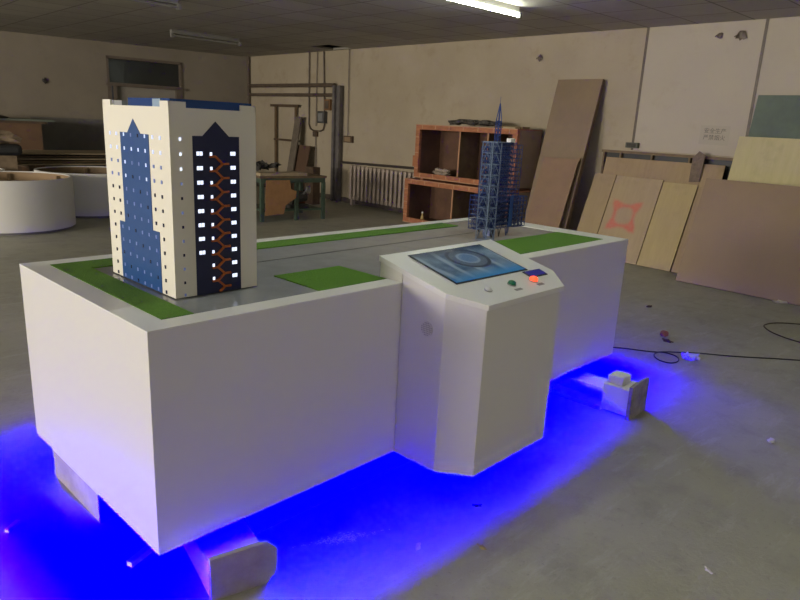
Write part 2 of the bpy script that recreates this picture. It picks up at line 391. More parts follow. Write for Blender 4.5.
# notice stencilled on the wall
def text(name, body, size, m, loc, rot, parent=None, ext=0.0005):
    c = bpy.data.curves.new(name, 'FONT'); c.body = body; c.size = size; c.align_x = 'CENTER'; c.align_y = 'CENTER'; c.extrude = ext
    o = bpy.data.objects.new(name+'_text', c); COL.objects.link(o); c.materials.append(m); o.location = loc; o.rotation_euler = rot
    return to_mesh_obj(o, name, parent)
sg = thing('wall_notice', 'faded paper notice with two lines of black characters on the right wall', 'notice', (BX-0.006, 1.42, 1.52))
obj('paper', bx(bm_new(), -0.002, 0, -0.165, 0.165, -0.105, 0.105), mat('faded_paper', (0.395, 0.35, 0.275), 0.8), sg)
INK = mat('faded_ink', (0.13, 0.12, 0.10), 0.8)
text('lettering', '安全生产', 0.062, INK, (-0.0028, 0, 0.043), (R(90), 0, R(-90)), sg)
text('lettering', '严禁烟火', 0.062, INK, (-0.0028, 0, -0.030), (R(90), 0, R(-90)), sg)

# ceiling lamps
def lamp(label, x0, x1, y, on):
    t = thing('ceiling_lamp', label, 'ceiling light', ((x0+x1)/2, y, CZ-0.10))
    h = (x1-x0)/2
    obj('batten', bx(bm_new(), -h, h, -0.02, 0.05, 0.04, 0.10), mat('lamp_batten', (0.19, 0.18, 0.16), 0.5), t, bevel=0.004)
    m = mat('glowing_tube', (0.9, 0.9, 0.85), 0.4, emit=(0.92, 1.0, 0.86), estr=60) if on else mat('unlit_tube', (0.22, 0.21, 0.19), 0.3)
    obj('tube', rod(bm_new(), (-h+0.02, -0.025, 0.01), (h-0.02, -0.025, 0.01), 0.015, 12), m, t, smooth=False)
    for s in (-1, 1): obj('tube_holder', bx(bm_new(), s*h-0.018, s*h+0.018, -0.045, -0.002, -0.015, 0.045), mat('holder_white', (0.2, 0.19, 0.18), 0.5), t)
lamp('lit fluorescent tube lamp at the top centre, near the back wall', 4.03, 5.25, 2.90, True)
lamp('unseen tube lamp added as fill over the floor right of the console', 4.2, 5.4, -1.6, True)  # out-of-view lamp, added as fill for the floor and the boards
lamp('unseen tube lamp added above the tower block model to light the tops', 0.4, 1.6, 0.35, True)  # added out of view to brighten level surfaces but not the cabinet front
lamp('unseen tube lamp added above the console end to light the tops', 2.0, 3.2, 0.35, True)  # second added lamp, out of view, doubling the light on the tops
lamp('unseen tube lamp added as fill behind the photographer', -0.2, 1.0, -3.4, True)  # added out of view as general fill
lamp('unlit tube lamp on the ceiling nearest the left edge', 1.75, 2.93, 5.95, False)
lamp('unlit tube lamp far back above the left door', 4.10, 5.28, 8.70, False)

# ------------------------------------------------------------------ radiator
t_ = thing('radiator', 'old ribbed radiator under the thin dark pipe', 'radiator', (BX-0.13, 6.75, 0.10))
secs = 17
for i in range(secs):
    y = -0.80 + i*(1.76/(secs-1)); bm = bm_new()
    bx(bm, -0.045, 0.045, y-0.034, y+0.034, 0, 0.06); bx(bm, -0.045, 0.045, y-0.034, y+0.034, 0.55, 0.61)
    for dx in (-0.032, 0.032): bx(bm, dx-0.013, dx+0.013, y-0.026, y+0.026, 0.05, 0.56)
    obj('section', bm, RAD, t_, bevel=0.008)
obj('foot', bx(bm_new(), -0.04, 0.04, -0.78, -0.74, -0.10, 0.01), RAD, t_); obj('foot', bx(bm_new(), -0.04, 0.04, 0.9, 0.94, -0.10, 0.01), RAD, t_)

# ------------------------------------------------------------------ crates
def crate(label, x0, x1, y0, y1, z0, z1, divs, contents=False, rz=0):
    t = thing('wooden_crate', label, 'crate', ((x0+x1)/2, (y0+y1)/2, z0), rz)
    hx, hy, h = (x1-x0)/2, (y1-y0)/2, z1-z0; b = 0.075
    bm = bm_new()      # frame of the open side
    bx(bm, -hx, -hx+0.05, -hy, hy, 0, b); bx(bm, -hx, -hx+0.05, -hy, hy, h-b, h)
    bx(bm, -hx, -hx+0.05, -hy, -hy+b*1.1, b, h-b); bx(bm, -hx, -hx+0.05, hy-b*1.1, hy, b, h-b)
    obj('front_frame', bm, CRATEW, t, bevel=0.003)
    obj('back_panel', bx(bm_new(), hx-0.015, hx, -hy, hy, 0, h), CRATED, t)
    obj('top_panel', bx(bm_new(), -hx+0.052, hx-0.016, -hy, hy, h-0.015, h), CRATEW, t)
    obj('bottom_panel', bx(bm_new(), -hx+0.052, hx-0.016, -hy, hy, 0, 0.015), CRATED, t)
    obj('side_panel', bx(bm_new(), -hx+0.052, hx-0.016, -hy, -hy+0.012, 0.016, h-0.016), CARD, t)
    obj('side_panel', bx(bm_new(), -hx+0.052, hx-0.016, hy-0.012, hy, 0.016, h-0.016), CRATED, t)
    # thin pale battens along the frame edge and blocking between
    for zz in (0.006, h-0.006):
        obj('edge_batten', bx(bm_new(), -hx-0.006, -hx, -hy, hy, zz-0.006, zz+0.006), CRATEP, t)
    for k in range(7):
        y = -hy + (k+0.5)*2*hy/7
        for zz in (0, h-b): obj('blocking', bx(bm_new(), -hx-0.004, -hx+0.0, y-0.008, y+0.008, zz+0.013, zz+b-0.003), CRATEP, t)
    for k in range(3):
        z = (k+0.6)*h/3.4
        for yy in (-hy, hy-b*1.1): obj('blocking', bx(bm_new(), -hx-0.004, -hx, yy+0.005, yy+b*1.1-0.005, z-0.007, z+0.007), CRATEP, t)
    for d in divs:
        bm = bm_new(); v = [(-hx+0.06, d, b), (-hx+0.06, d+0.02, b), (hx-0.03, d+0.05, b), (hx-0.03, d+0.03, b)]
        prism(bm, [(p[0], p[1]) for p in v], 0.02, h-0.02); obj('divider', bm, WOODM, t)
        obj('divider_edge', bx(bm_new(), -hx+0.05, -hx+0.062, d-0.01, d+0.012, b, h-b), CRATEP, t)
    return t
crate('lower open orange timber crate on the floor beside the radiator', 6.42, 7.02, 3.66, 5.72, 0.0, 0.67, (0.06, -0.45))
crate('upper open orange timber crate stacked on the other crate', 6.50, 7.05, 3.70, 5.61, 0.695, 1.485, (0.10, -0.42))
for y in (3.8, 5.4):
    tag(obj('batten', bx(bm_new(), 6.50, 7.0, y, y+0.06, 0.67, 0.695), CRATEW), 'thin spacer batten between the two orange crates, %s end' % ('tall board' if y < 4 else 'radiator'), 'batten')
tag(obj('timber_lug', bx(bm_new(), 6.50, 6.54, 5.611, 5.65, 0.86, 1.02), CRATEW), 'small timber block on the radiator side of the upper crate', 'block')
bm = bm_new(); blob(bm, (0, 0, 0.065), 0.11, 3, 3, (0.7, 1.3, 0.55), 0.4)
tag(obj('crumpled_paper', bm, mat('grey_paper', (0.34, 0.27, 0.21), 0.8), ), 'crumpled grey paper lying in the upper crate', 'paper', loc=(6.72, 5.22, 0.722))
bm = bm_new(); blob(bm, (0, 0, 0.02), 0.14, 4, 3, (0.6, 1.0, 0.12), 0.3)
tag(obj('cloth_scrap', bm, mat('grey_rag', (0.28, 0.21, 0.16), 0.9)), 'flat grey rag lying in the upper crate', 'rag', loc=(6.72, 4.90, 0.722))
bm = bm_new(); lathe(bm, [(0.0, 0), (0.028, 0.0), (0.03, 0.05), (0.022, 0.09), (0.012, 0.11), (0.012, 0.14), (0.0, 0.14)], 14)
t_ = thing('glue_bottle', 'small yellow bottle with a white cap in the lower crate', 'bottle', (6.55, 5.42, 0.0155))
obj('bottle_body', bm, mat('yellow_plastic', (0.45, 0.30, 0.10), 0.5), t_, smooth=True)
bm = bm_new(); lathe(bm, [(0.0, 0.14), (0.016, 0.14), (0.012, 0.165), (0.0, 0.166)], 12); obj('cap', bm, WHITE2, t_, smooth=True)
bm = bm_new()
for i in range(7): blob(bm, (random.uniform(-.10, .10), -0.22+i*0.115, 0.042+0.012*(i % 2)), 0.075, 40+i, 2, (1.1, 1.5, 0.45), 0.35)
tag(obj('cloth_heap', bm, mat('dark_cloth', (0.085, 0.075, 0.065), 0.9, var=0.5, scale=14), smooth=True), 'rumpled dark cloth heap on top of the upper crate', 'cloth', loc=(6.75, 4.50, 1.495))
tag(obj('plank', bx(bm_new(), -0.08, 0.08, -0.24, 0.24, 0, 0.03), mat('olive_wood', (0.18, 0.125, 0.05), 0.6)), 'short olive plank lying on the right of the upper crate', 'plank', loc=(6.70, 3.96, 1.4855))
tag(obj('offcut', bx(bm_new(), -0.05, 0.05, -0.10, 0.10, 0, 0.02), WOODP), 'small pale offcut in front of the olive plank on the crate', 'offcut', loc=(6.54, 3.84, 1.4855))

# ------------------------------------------------------------------ leaning boards
def board(name, label, cat, base, top, y0, y1, th, m, edge=None, group=None, notch=None):
    L = math.hypot(top[0]-base[0], top[1]-base[1]); a = math.atan2(top[0]-base[0], top[1]-base[1])
    bm = bm_new(); h = (y1-y0)/2
    if notch:  # polygon in (y,z) extruded along x
        lo = [bm.verts.new((0, y, z)) for y, z in notch]; hi = [bm.verts.new((th, y, z)) for y, z in notch]; n = len(notch)
        bm.faces.new(lo); bm.faces.new(hi[::-1])
        for i in range(n): bm.faces.new((lo[i], lo[(i+1) % n], hi[(i+1) % n], hi[i]))
    else: bx(bm, 0, th, -h, h, 0, L)
    bmesh.ops.recalc_face_normals(bm, faces=bm.faces)
    o = obj(name, bm, m, bevel=0.002)
    o.data.materials.append(edge or m)
    for p in o.data.polygons:
        if abs(p.normal.x) < 0.5: p.material_index = 1
    o.location = (base[0], (y0+y1)/2, base[1]); o.rotation_euler = (0, a, 0)
    return tag(o, label, cat, group)
board('tall_board', 'tallest thick brown board leaning on the wall right of the crates', 'board', (6.50, 0.022), (7.03, 2.14), 2.86, 3.52, 0.06, BROWNB, BROWNE)
h = 0.26
board('hardboard_sheet', 'shorter brown panel leaning in front of the tallest brown board', 'board', (6.34, 0.01), (6.72, 1.15), 2.88, 3.40, 0.02,
      mat('brown_panel_face', (0.24, 0.15, 0.088), 0.7, var=0.12, scale=3), BROWNE,
      notch=[(-h, 0), (h, 0), (h, 1.20), (-h+0.05, 1.20), (-h+0.03, 1.22), (-h-0.005, 1.225), (-h-0.02, 1.20), (-h-0.005, 1.17), (-h, 1.13)])
PLY1 = ply_mat('plywood_warm', (0.30, 0.215, 0.115), (0.35, 0.26, 0.145)); PLY2 = ply_mat('plywood_sprayed', (0.335, 0.25, 0.14), (0.385, 0.29, 0.17), spray=(0.045, 0.56))
PLY3 = ply_mat('plywood_yellow', (0.37, 0.285, 0.13), (0.42, 0.325, 0.155)); PLY4 = ply_mat('plywood_edge', (0.28, 0.195, 0.10), (0.33, 0.235, 0.125))
PLYY = ply_mat('plywood_pale_yellow', (0.44, 0.38, 0.19), (0.50, 0.435, 0.23)); PLYE = mat('ply_edge', (0.20, 0.13, 0.07), 0.7)
board('plywood_sheet', 'narrow plywood sheet at the cabinet end of the leaning row', 'plywood', (6.54, 0.008), (6.93, 0.992), 2.455, 2.745, 0.018, PLY1, PLYE)
board('plywood_sheet', 'plywood sheet marked with a red sprayed square', 'plywood', (6.54, 0.008), (6.93, 0.985), 1.845, 2.446, 0.018, PLY2, PLYE)
board('plywood_sheet', 'yellowish plywood sheet right of the sprayed one', 'plywood', (6.54, 0.008), (6.925, 0.965), 1.432, 1.836, 0.018, PLY3, PLYE)
board('plywood_sheet', 'sliver of plywood between the yellowish sheet and the large brown board', 'plywood', (6.545, 0.008), (6.92, 0.95), 1.12, 1.420, 0.018, PLY4, PLYE)
board('plywood_sheet', 'wide plywood sheet standing behind the row of smaller sheets', 'plywood', (6.74, 0.008), (7.0, 1.20), 1.20, 2.66, 0.018, PLY4, PLYE)
sh = thing('timber_rack', 'low timber rack with dark compartments along the wall behind the plywood', 'rack', (7.075, 1.9, 0))
obj('top_rail', bx(bm_new(), -0.035, 0.03, -0.85, 0.86, 1.255, 1.285), WOODM, sh)
obj('backing', bx(bm_new(), 0.02, 0.036, -0.85, 0.86, 0, 1.255), BLACK, sh)
for y in (-0.84, -0.27, 0.19, 0.60, 0.83): obj('upright', bx(bm_new(), -0.03, 0.02, y-0.012, y+0.012, 0, 1.255), WOODM, sh)
o = board('scrap_board', 'small grey weathered offcut sticking up above the wide plywood sheet', 'offcut', (6.925, 0.992), (6.975, 1.40), 1.43, 1.57, 0.012, mat('weathered', (0.17, 0.125, 0.09), 0.9, var=0.4, scale=20), None,
          notch=[(-0.07, 0.07), (0.05, 0.06), (0.06, 0.33), (0.0, 0.41), (-0.075, 0.37)])
o.location[2] = 0.992-0.06
board('large_brown_board', 'largest brown board leaning at the right edge, in front of all others', 'board', (6.14, 0.008), (6.50, 1.075), -0.75, 1.18, 0.018,
      mat('big_board', (0.245, 0.17, 0.092), 0.65, var=0.07, scale=1.5), BROWNE)
board('pale_yellow_board', 'pale yellow sheet with nail holes leaning behind the largest brown board', 'board', (6.50, 0.008), (6.90, 1.52), -0.5, 1.07, 0.018, PLYY, PLYE)
board('green_board', 'dark green sheet leaning on the wall, topmost behind the pale yellow sheet', 'board', (6.67, 0.008), (7.03, 1.95), -0.4, 1.0, 0.018,
      mat('green_sheet', (0.105, 0.135, 0.10), 0.7, var=0.25, scale=2.5), JUNK)

# ------------------------------------------------------------------ workbench and things by the far corner
wb = thing('workbench', 'green metal workbench in the far corner behind the tower block model', 'workbench', (4.97, 6.83, 0), R(-6))
obj('bench_top', bx(bm_new(), -0.60, 0.50, -0.38, 0.38, 0.625, 0.655), WOODM, wb)
obj('top_frame', bx(bm_new(), -0.58, 0.48, -0.37, 0.37, 0.56, 0.624), GREENP, wb)
for x in (-0.56, 0.0, 0.46):
    for y in (-0.35, 0.35): obj('leg', bx(bm_new(), x-0.025, x+0.025, y-0.025, y+0.025, 0, 0.56), GREENP, wb)
obj('lower_shelf', bx(bm_new(), -0.53, 0.43, -0.36, 0.36, 0.14, 0.17), GREENP, wb)
bm = bm_new(); pts = [(-0.32, 0.0), (0.05, 0.02), (0.09, 0.18), (0.30, 0.30), (0.31, 0.42), (0.20, 0.46), (0.17, 0.62), (-0.30, 0.62)]
pts = [(x*0.80, z*0.82) for x, z in pts]
lo = [bm.verts.new((x, 0, z)) for x, z in pts]; hi = [bm.verts.new((x, 0.008, z)) for x, z in pts]
bm.faces.new(lo); bm.faces.new(hi[::-1])
for i in range(len(pts)): bm.faces.new((lo[i], lo[(i+1) % len(pts)], hi[(i+1) % len(pts)], hi[i]))
o = tag(obj('cardboard_sheet', bm, ORCARD), 'torn orange-brown cardboard sheet leaning on the green workbench', 'cardboard', loc=(4.62, 6.405, 0.10)); o.rotation_euler = (0, 0, R(-6))
mg = thing('grinder', 'old grinding machine with a pale disc under the green workbench', 'machine', (5.05, 6.62, 0.17), R(-6))
bm = bm_new(); rod(bm, (-0.13, 0, 0.12), (0.13, 0, 0.17), 0.075, 14); obj('motor', bm, JUNK, mg)
bm = bm_new(); rod(bm, (0.13, -0.06, 0.27), (0.15, -0.09, 0.275), 0.055, 18); obj('disc', bm, mat('pale_disc', (0.32, 0.30, 0.27), 0.5), mg)
obj('base', bx(bm_new(), -0.17, 0.15, -0.09, 0.09, 0, 0.05), JUNK, mg)
bm = bm_new(); rod(bm, (0, 0, 0.10), (0.12, -0.07, 0.27), 0.02); obj('arm', bm, GREYP, mg)
tag(obj('timber_box', bx(bm_new(), -0.11, 0.11, -0.13, 0.13, 0, 0.22), mat('red_wood', (0.17, 0.065, 0.035), 0.7, var=0.4)), 'reddish wooden box on the bench shelf beside the grinder', 'box', loc=(5.16, 6.86, 0.17))
tag(obj('plank', bx(bm_new(), -0.42, 0.35, -0.10, 0.10, 0, 0.045), WOODP, bevel=0.004), 'pale plank lying along the front of the green workbench', 'plank', loc=(4.78, 6.60, 0.656), rz=R(-5))
tag(obj('plank', bx(bm_new(), -0.25, 0.25, -0.10, 0.10, 0, 0.02), mat('light_ply', (0.40, 0.33, 0.23), 0.7)), 'thin pale offcut sheet near the right end of the workbench', 'plank', loc=(5.06, 6.93, 0.656), rz=R(5))
bm = bm_new()
for i in range(9): blob(bm, (-0.32+i*0.075, random.uniform(-.05, .06), 0.06+0.02*(i % 3)), 0.06, 60+i, 2, (1.2, 1, 1.2-0.09*i), 0.45)
for i in range(5): rod(bm, (-0.35+i*0.1, -0.05, 0.10), (-0.15+i*0.1, 0.05, 0.19-0.025*i), 0.013, 6)
tag(obj('scrap_heap', bm, JUNK), 'dark heap of tools and scrap on the workbench top', 'scrap', kind='stuff', loc=(4.62, 7.02, 0.685), rz=R(-6))
tag(obj('storage_cabinet', bx(bm_new(), -0.08, 0.08, -0.12, 0.12, 0, 0.66), WOODD), 'low dark wooden case standing right of the workbench', 'case', loc=(6.35, 8.05, 0))
# wooden ladder-like frame on the wall, leaning boards
fr = thing('timber_trellis', 'brown timber frame of uprights and rails against the back wall', 'frame', (BX-0.06, 10.0, 0.62))
for y in (-0.37, 0.36): obj('upright', bx(bm_new(), -0.02, 0.02, y-0.022, y+0.022, -0.62, 1.12), WOODM, fr)
obj('rail', bx(bm_new(), -0.045, -0.02, -0.50, 0.50, 1.08, 1.13), WOODD, fr); obj('rail', bx(bm_new(), -0.045, -0.02, -0.48, 0.37, 0.41, 0.45), WOODD, fr)
board('plank', 'tall grey plank leaning on the wall beside the timber frame', 'plank', (6.70, 0.02), (6.97, 1.52), 9.32, 9.52, 0.03, mat('grey_plank', (0.15, 0.12, 0.09), 0.8, var=0.3), None)
board('hardboard_sheet', 'small dark brown panel leaning behind the workbench', 'board', (6.75, 0.02), (6.95, 0.98), 8.98, 9.38, 0.02, mat('dark_brown_panel', (0.105, 0.058, 0.034), 0.7), None)

# ------------------------------------------------------------------ ring-shaped display bases and things on the left
def ring(label, c, r, h, inner):
    t = thing('round_display_base', label, 'display base', (c[0], c[1], 0), 0, None)
    bm = bm_new(); lathe(bm, [(r, 0.035), (r, h), (r-0.03, h), (r-0.03, 0.035), (r, 0.035)], 72)
    obj('outer_wall', bm, RINGW, t, smooth=True)
    bm = bm_new(); lathe(bm, [(r-0.031, 0.04), (r-0.031, h-0.012), (r-0.04, h-0.012), (r-0.04, 0.04), (r-0.031, 0.04)], 72); obj('inner_lining', bm, inner, t, smooth=True)
    bm = bm_new(); lathe(bm, [(r-0.05, 0), (r-0.05, 0.034), (0.02, 0.034), (0.02, 0.0)], 64); obj('toe_kick', bm, mat('kick_grey', (0.16, 0.15, 0.14), 0.7), t)
    for k in range(6):
        a = k*PI/3+0.3; p = (math.cos(a)*(r-0.06), math.sin(a)*(r-0.06))
        obj('stud', bx(bm_new(), p[0]-0.02, p[0]+0.02, p[1]-0.02, p[1]+0.02, 0.035, h-0.03), WOODM, t)
    return t
ring('white round drum base, nearest on the left edge', (1.38, 7.44), 0.70, 0.63, mat('drum_lining', (0.27, 0.18, 0.10), 0.8))
ring('white round drum base, partly hidden behind the tower block model', (2.66, 8.42), 0.72, 0.61, WOODM)
ring('white round drum base, farthest, mostly hidden at the left edge', (1.15, 8.85), 0.50, 0.60, WOODM)
# stack of sheets on trestles
st = thing('trestle', 'pair of timber trestles carrying plywood sheets by the left wall', 'trestle', (3.0, 10.4, 0))
for x in (-0.7, 0.7):
    obj('top_bar', bx(bm_new(), x-0.04, x+0.04, -0.4, 0.4, 0.50, 0.56), WOODD, st)
    for y in (-0.35, 0.35): obj('leg', bx(bm_new(), x-0.03, x+0.03, y-0.03, y+0.03, 0, 0.50), WOODD, st)
for i in range(5):
    dx = [0, -0.15, 0.06, -0.05, -0.22][i]
    tag(obj('plywood_sheet', bx(bm_new(), -0.95, 0.95, -0.45, 0.45, 0, 0.022), [WOODP, WOODM, WOODP, WOODD, WOODP][i]),
        'plywood sheet lying %s in the stack on the trestles' % ['lowest', 'second lowest', 'in the middle', 'second from the top', 'topmost'][i], 'plywood', 'sheets stacked on the trestles',
        loc=(3.0+dx, 10.4, 0.56+i*0.042), rz=R([0, 2, -2, 3, -1][i]))
    if i < 4:
        tag(obj('spacer', bx(bm_new(), -0.6, 0.6, -0.03, 0.03, 0, 0.02), WOODD), 'dark spacer strip between sheets of the trestle stack', 'spacer', 'spacers in the trestle stack', loc=(3.0, 10.4, 0.582+i*0.042))
tag(obj('dark_partition', bx(bm_new(), -0.75, 0.75, -0.02, 0.02, 0, 1.28), mat('dark_grey_panel', (0.15, 0.14, 0.125), 0.8, var=0.2, scale=2)), 'dark grey panel standing against the left wall behind the stack', 'panel', loc=(3.62, 11.95, 0), rz=LWROT)
cb = thing('brown_cabinet', 'brown wooden cabinet against the left wall at the left edge', 'cabinet', (2.35, 11.25, 0), R(-7))
obj('carcass', bx(bm_new(), -1.10, 0.42, -0.35, 0.35, 0, 1.18), mat('cabinet_brown', (0.125, 0.068, 0.034), 0.7, var=0.25, scale=3), cb)
obj('worktop', bx(bm_new(), -1.15, 0.62, -0.42, 0.38, 1.22, 1.25), mat('green_grey_top', (0.12, 0.14, 0.11), 0.5), cb)
obj('top_rail', bx(bm_new(), -1.12, 0.5, -0.38, 0.36, 1.18, 1.219), WOODD, cb)
bm = bm_new(); lathe(bm, [(0, 0), (0.55, 0.0), (0.56, 0.02), (0.40, 0.06), (0, 0.075)], 40)
tag(obj('metal_tray', bm, JUNK, smooth=True), 'dark round tray lying upside down on the cabinet top at the left edge', 'tray', loc=(1.75, 11.2, 1.2505))
pl = thing('planer_machine', 'black machine on a dusty stand in front of the brown cabinet', 'machine', (1.80, 9.65, 0), R(-10))
obj('stand', bx(bm_new(), -0.22, 0.20, -0.2, 0.2, 0, 0.74), mat('dusty_stand', (0.17, 0.12, 0.075), 0.8, var=0.4, scale=8), pl)
obj('body', bx(bm_new(), -0.30, 0.28, -0.22, 0.22, 0.74, 0.90), BLACK, pl, bevel=0.05)
bm = bm_new(); blob(bm, (0, 0, 0.99), 0.13, 91, 2, (2.0, 1, 0.75), 0.4); obj('dust_bag', bm, mat('dust_brown', (0.23, 0.17, 0.11), 0.9, var=0.4, scale=12), pl)

# ------------------------------------------------------------------ the exhibit cabinet
G, H, CL, CW = 0.144, 0.72, 2.973, 1.078
TOPZ = G+H
cab = thing('display_cabinet', 'long white lacquered display cabinet with lawns, raised on blocks and lit blue underneath', 'display cabinet', (0, 0, 0), CR)
UZ = G+0.009      # the floor of the cabinet sits a little above its skirt
bm = bm_new(); bx(bm, 0, CL, 0, CW, UZ, TOPZ)
obj('bottom_skirt', (lambda b: [bx(b, *a, G, UZ) for a in ((0, CL, 0, 0.010), (0, CL, CW-0.010, CW), (0, 0.010, 0.010, CW-0.010), (CL-0.010, CL, 0.010, CW-0.010))] and b)(bm_new()), WHITE, cab)
obj('body', bm, WHITE, cab, bevel=0.0015)
RZ = TOPZ+0.004
bm = bm_new()
for a in ((0, CL, 0, 0.083), (0, CL, CW-0.083, CW), (0, 0.083, 0.083, CW-0.083), (CL-0.155, CL, 0.083, CW-0.083)): bx(bm, a[0], a[1], a[2], a[3], TOPZ, RZ)
obj('rim', bm, WHITE2, cab)
obj('ground_board', bx(bm_new(), 0.083, CL-0.155, 0.083, CW-0.083, TOPZ, TOPZ+0.002), GREYTOP, cab)
GZ0, GZ1 = TOPZ+0.002, TOPZ+0.006
obj('lawn', prism(bm_new(), [(0.083, 0.083), (0.188, 0.083), (0.188, 0.86), (2.42, 0.86), (2.42, CW-0.084), (0.083, CW-0.084)], GZ0, GZ1), TURF, cab)
obj('lawn', prism(bm_new(), [(0.685, 0.083), (1.018, 0.083), (1.018, 0.366), (0.685, 0.366)], GZ0, GZ1), TURF, cab)['label'] = 'left front lawn patch'
obj('lawn', prism(bm_new(), [(1.754, 0.083), (2.815, 0.083), (2.80, 0.378), (1.754, 0.385)], GZ0, GZ1), TURF, cab)['label'] = 'right front lawn patch'
obj('groove_line', prism(bm_new(), [(0.55, 0.615), (2.30, 0.648), (2.30, 0.655), (0.55, 0.622)], TOPZ+0.002, TOPZ+0.0028), BLACK, cab)
# LED strips round the underside
for a in ((0.03, CL-0.03, 0.022, 0.032), (0.03, CL-0.03, CW-0.032, CW-0.022), (0.022, 0.032, 0.04, CW-0.04), (CL-0.032, CL-0.022, 0.04, CW-0.04)):
    obj('led_strip', bx(bm_new(), a[0], a[1], a[2], a[3], UZ-0.003, UZ), LEDB, cab)
# plinth boards
tag(obj('plinth_board', bx(bm_new(), 0.36, 2.40, 0.075, 0.095, 0, UZ-0.0005), PLINTH), 'long dark board on edge under the cabinet front', 'plinth board', loc=(0, 0, 0), rz=CR)
# support blocks
def plate_bm(pts, th=0.018):
    bm = bm_new()
    lo = [bm.verts.new((x, -th, z)) for x, z in pts]; hi = [bm.verts.new((x, 0, z)) for x, z in pts]
    bm.faces.new(lo); bm.faces.new(hi[::-1])
    for i in range(len(pts)): bm.faces.new((lo[i], lo[(i+1) % len(pts)], hi[(i+1) % len(pts)], hi[i]))
    return bm
BH = 0.1415
def shim(t, x0, x1, y0, y1, z0): obj('shim', bx(bm_new(), x0, x1, y0, y1, z0, UZ-0.0002), WOODD, t)
t = thing('support_block', 'pale block under the near corner with a cut-corner end plate facing out', 'support block', T(0.105, -0.112), CR-R(13))
obj('beam', bx(bm_new(), 0, 0.178, 0, 0.42, 0, 0.120), BLOCKW, t, bevel=0.002)
obj('end_plate', plate_bm([(-0.002, 0), (0.185, 0), (0.215, 0.03), (0.220, 0.115), (0.185, 0.150), (-0.002, 0.150)]), BLOCKM, t)
shim(t, 0.03, 0.15, 0.24, 0.40, 0.120)
t = thing('support_block', 'white block with a stained end plate sticking out under the right end', 'support block', T(2.43, -0.372), CR)
obj('box', bx(bm_new(), 0.0, 0.175, 0, 0.15, 0.012, 0.158), BLOCKW, t, bevel=0.002)
obj('end_plate', plate_bm([(-0.012, 0), (0.190, 0), (0.192, 0.012), (0.192, 0.190), (0.185, 0.198), (0.04, 0.192), (-0.012, 0.185)]), mat('stained_plate', (0.30, 0.27, 0.22), 0.6, var=0.5, scale=14), t)
obj('upper_board', bx(bm_new(), 0.0, 0.16, 0.151, 0.62, 0.105, 0.125), BLOCKW, t)
obj('lower_board', bx(bm_new(), 0.0, 0.16, 0.151, 0.62, 0, 0.02), BLOCKW, t)
obj('web', bx(bm_new(), 0.10, 0.12, 0.151, 0.62, 0.02, 0.105), BLOCKW, t)
shim(t, 0.02, 0.14, 0.47, 0.60, 0.125)
t = thing('support_block', 'long block under the left end of the cabinet', 'support block', T(0.016, 0.50), CR)
obj('beam', bx(bm_new(), 0, 0.15, 0, 0.46, 0, BH), BLOCKM, t, bevel=0.002); shim(t, 0.06, 0.14, 0.05, 0.40, BH)
t = thing('support_block', 'block hidden under the far right end of the cabinet', 'support block', T(2.6, 0.60), CR)
obj('beam', bx(bm_new(), 0, 0.2, 0, 0.32, 0, BH), BLOCKW, t); shim(t, 0.02, 0.18, 0.02, 0.30, BH)
bm = bx(bm_new(), -0.052, 0.052, -0.045, 0.045, 0, 0.050)
tag(obj('foam_block', bm, mat('white_foam', (0.75, 0.74, 0.72), 0.8), bevel=0.004), 'white foam block resting on the right support block', 'foam block', loc=T(2.505, -0.272, 0.1584), rz=CR)
tag(obj('wood_offcut', bx(bm_new(), -0.055, 0.055, -0.012, 0.012, 0, 0.02), BLOCKW), 'short pale offcut on the floor under the near left corner', 'offcut', loc=T(0.04, 0.22, 0), rz=R(25))
tag(obj('wood_offcut', bx(bm_new(), -0.03, 0.03, -0.008, 0.008, 0, 0.012), BLOCKW), 'tiny pale chip on the blue floor near the left edge', 'offcut', loc=T(-0.22, 0.68, 0), rz=R(40))

# ------------------------------------------------------------------ control console
con = thing('control_console', 'white control console with a sloping touch screen top at the cabinet front', 'console', (0, 0, 0), CR)
def ctop(x, y): return G + 1.2*(0.675 - 0.227*(0.105 - y/1.2))
FP = [(1.025, 0.126), (1.025, -0.222), (1.113, -0.350), (1.625, -0.350), (1.735, -0.232), (1.752, 0.126)]
FPl = [(1.025, -0.0015), (1.025, -0.222), (1.113, -0.350), (1.625, -0.350), (1.725, -0.232), (1.740, -0.0015)]
bm = bm_new(); prism(bm, FPl, G-0.001, lambda x, y: ctop(x, y)-0.022); 
obj('body', bm, WHITE, con, bevel=0.002)
bm = bm_new(); prism(bm, [(1.025, 0.0), (1.752, 0.0), (1.752, 0.122), (1.025, 0.122)], RZ+0.0005, lambda x, y: ctop(x, y)-0.022); obj('rear_housing', bm, WHITE, con)
FPt = [(1.02, 0.128), (1.02, -0.226), (1.108, -0.360), (1.632, -0.360), (1.742, -0.236), (1.760, 0.128)]
bm = bm_new(); prism(bm, FPt, lambda x, y: ctop(x, y)-0.0215, ctop); obj('top_panel', bm, WHITE2, con, bevel=0.0015)
def on_top(x, y, dz=0.0): return (x, y, ctop(x, y)+dz)
def tilted(poly, z0, z1): return prism(bm_new(), poly, lambda x, y: ctop(x, y)+z0, lambda x, y: ctop(x, y)+z1)
scr = obj('touch_screen', tilted([(1.145, 0.090), (1.13, -0.186), (1.606, -0.190), (1.626, 0.090)], 0.0002, 0.003), mat('bezel_black', (0.01, 0.012, 0.02), 0.2), con)
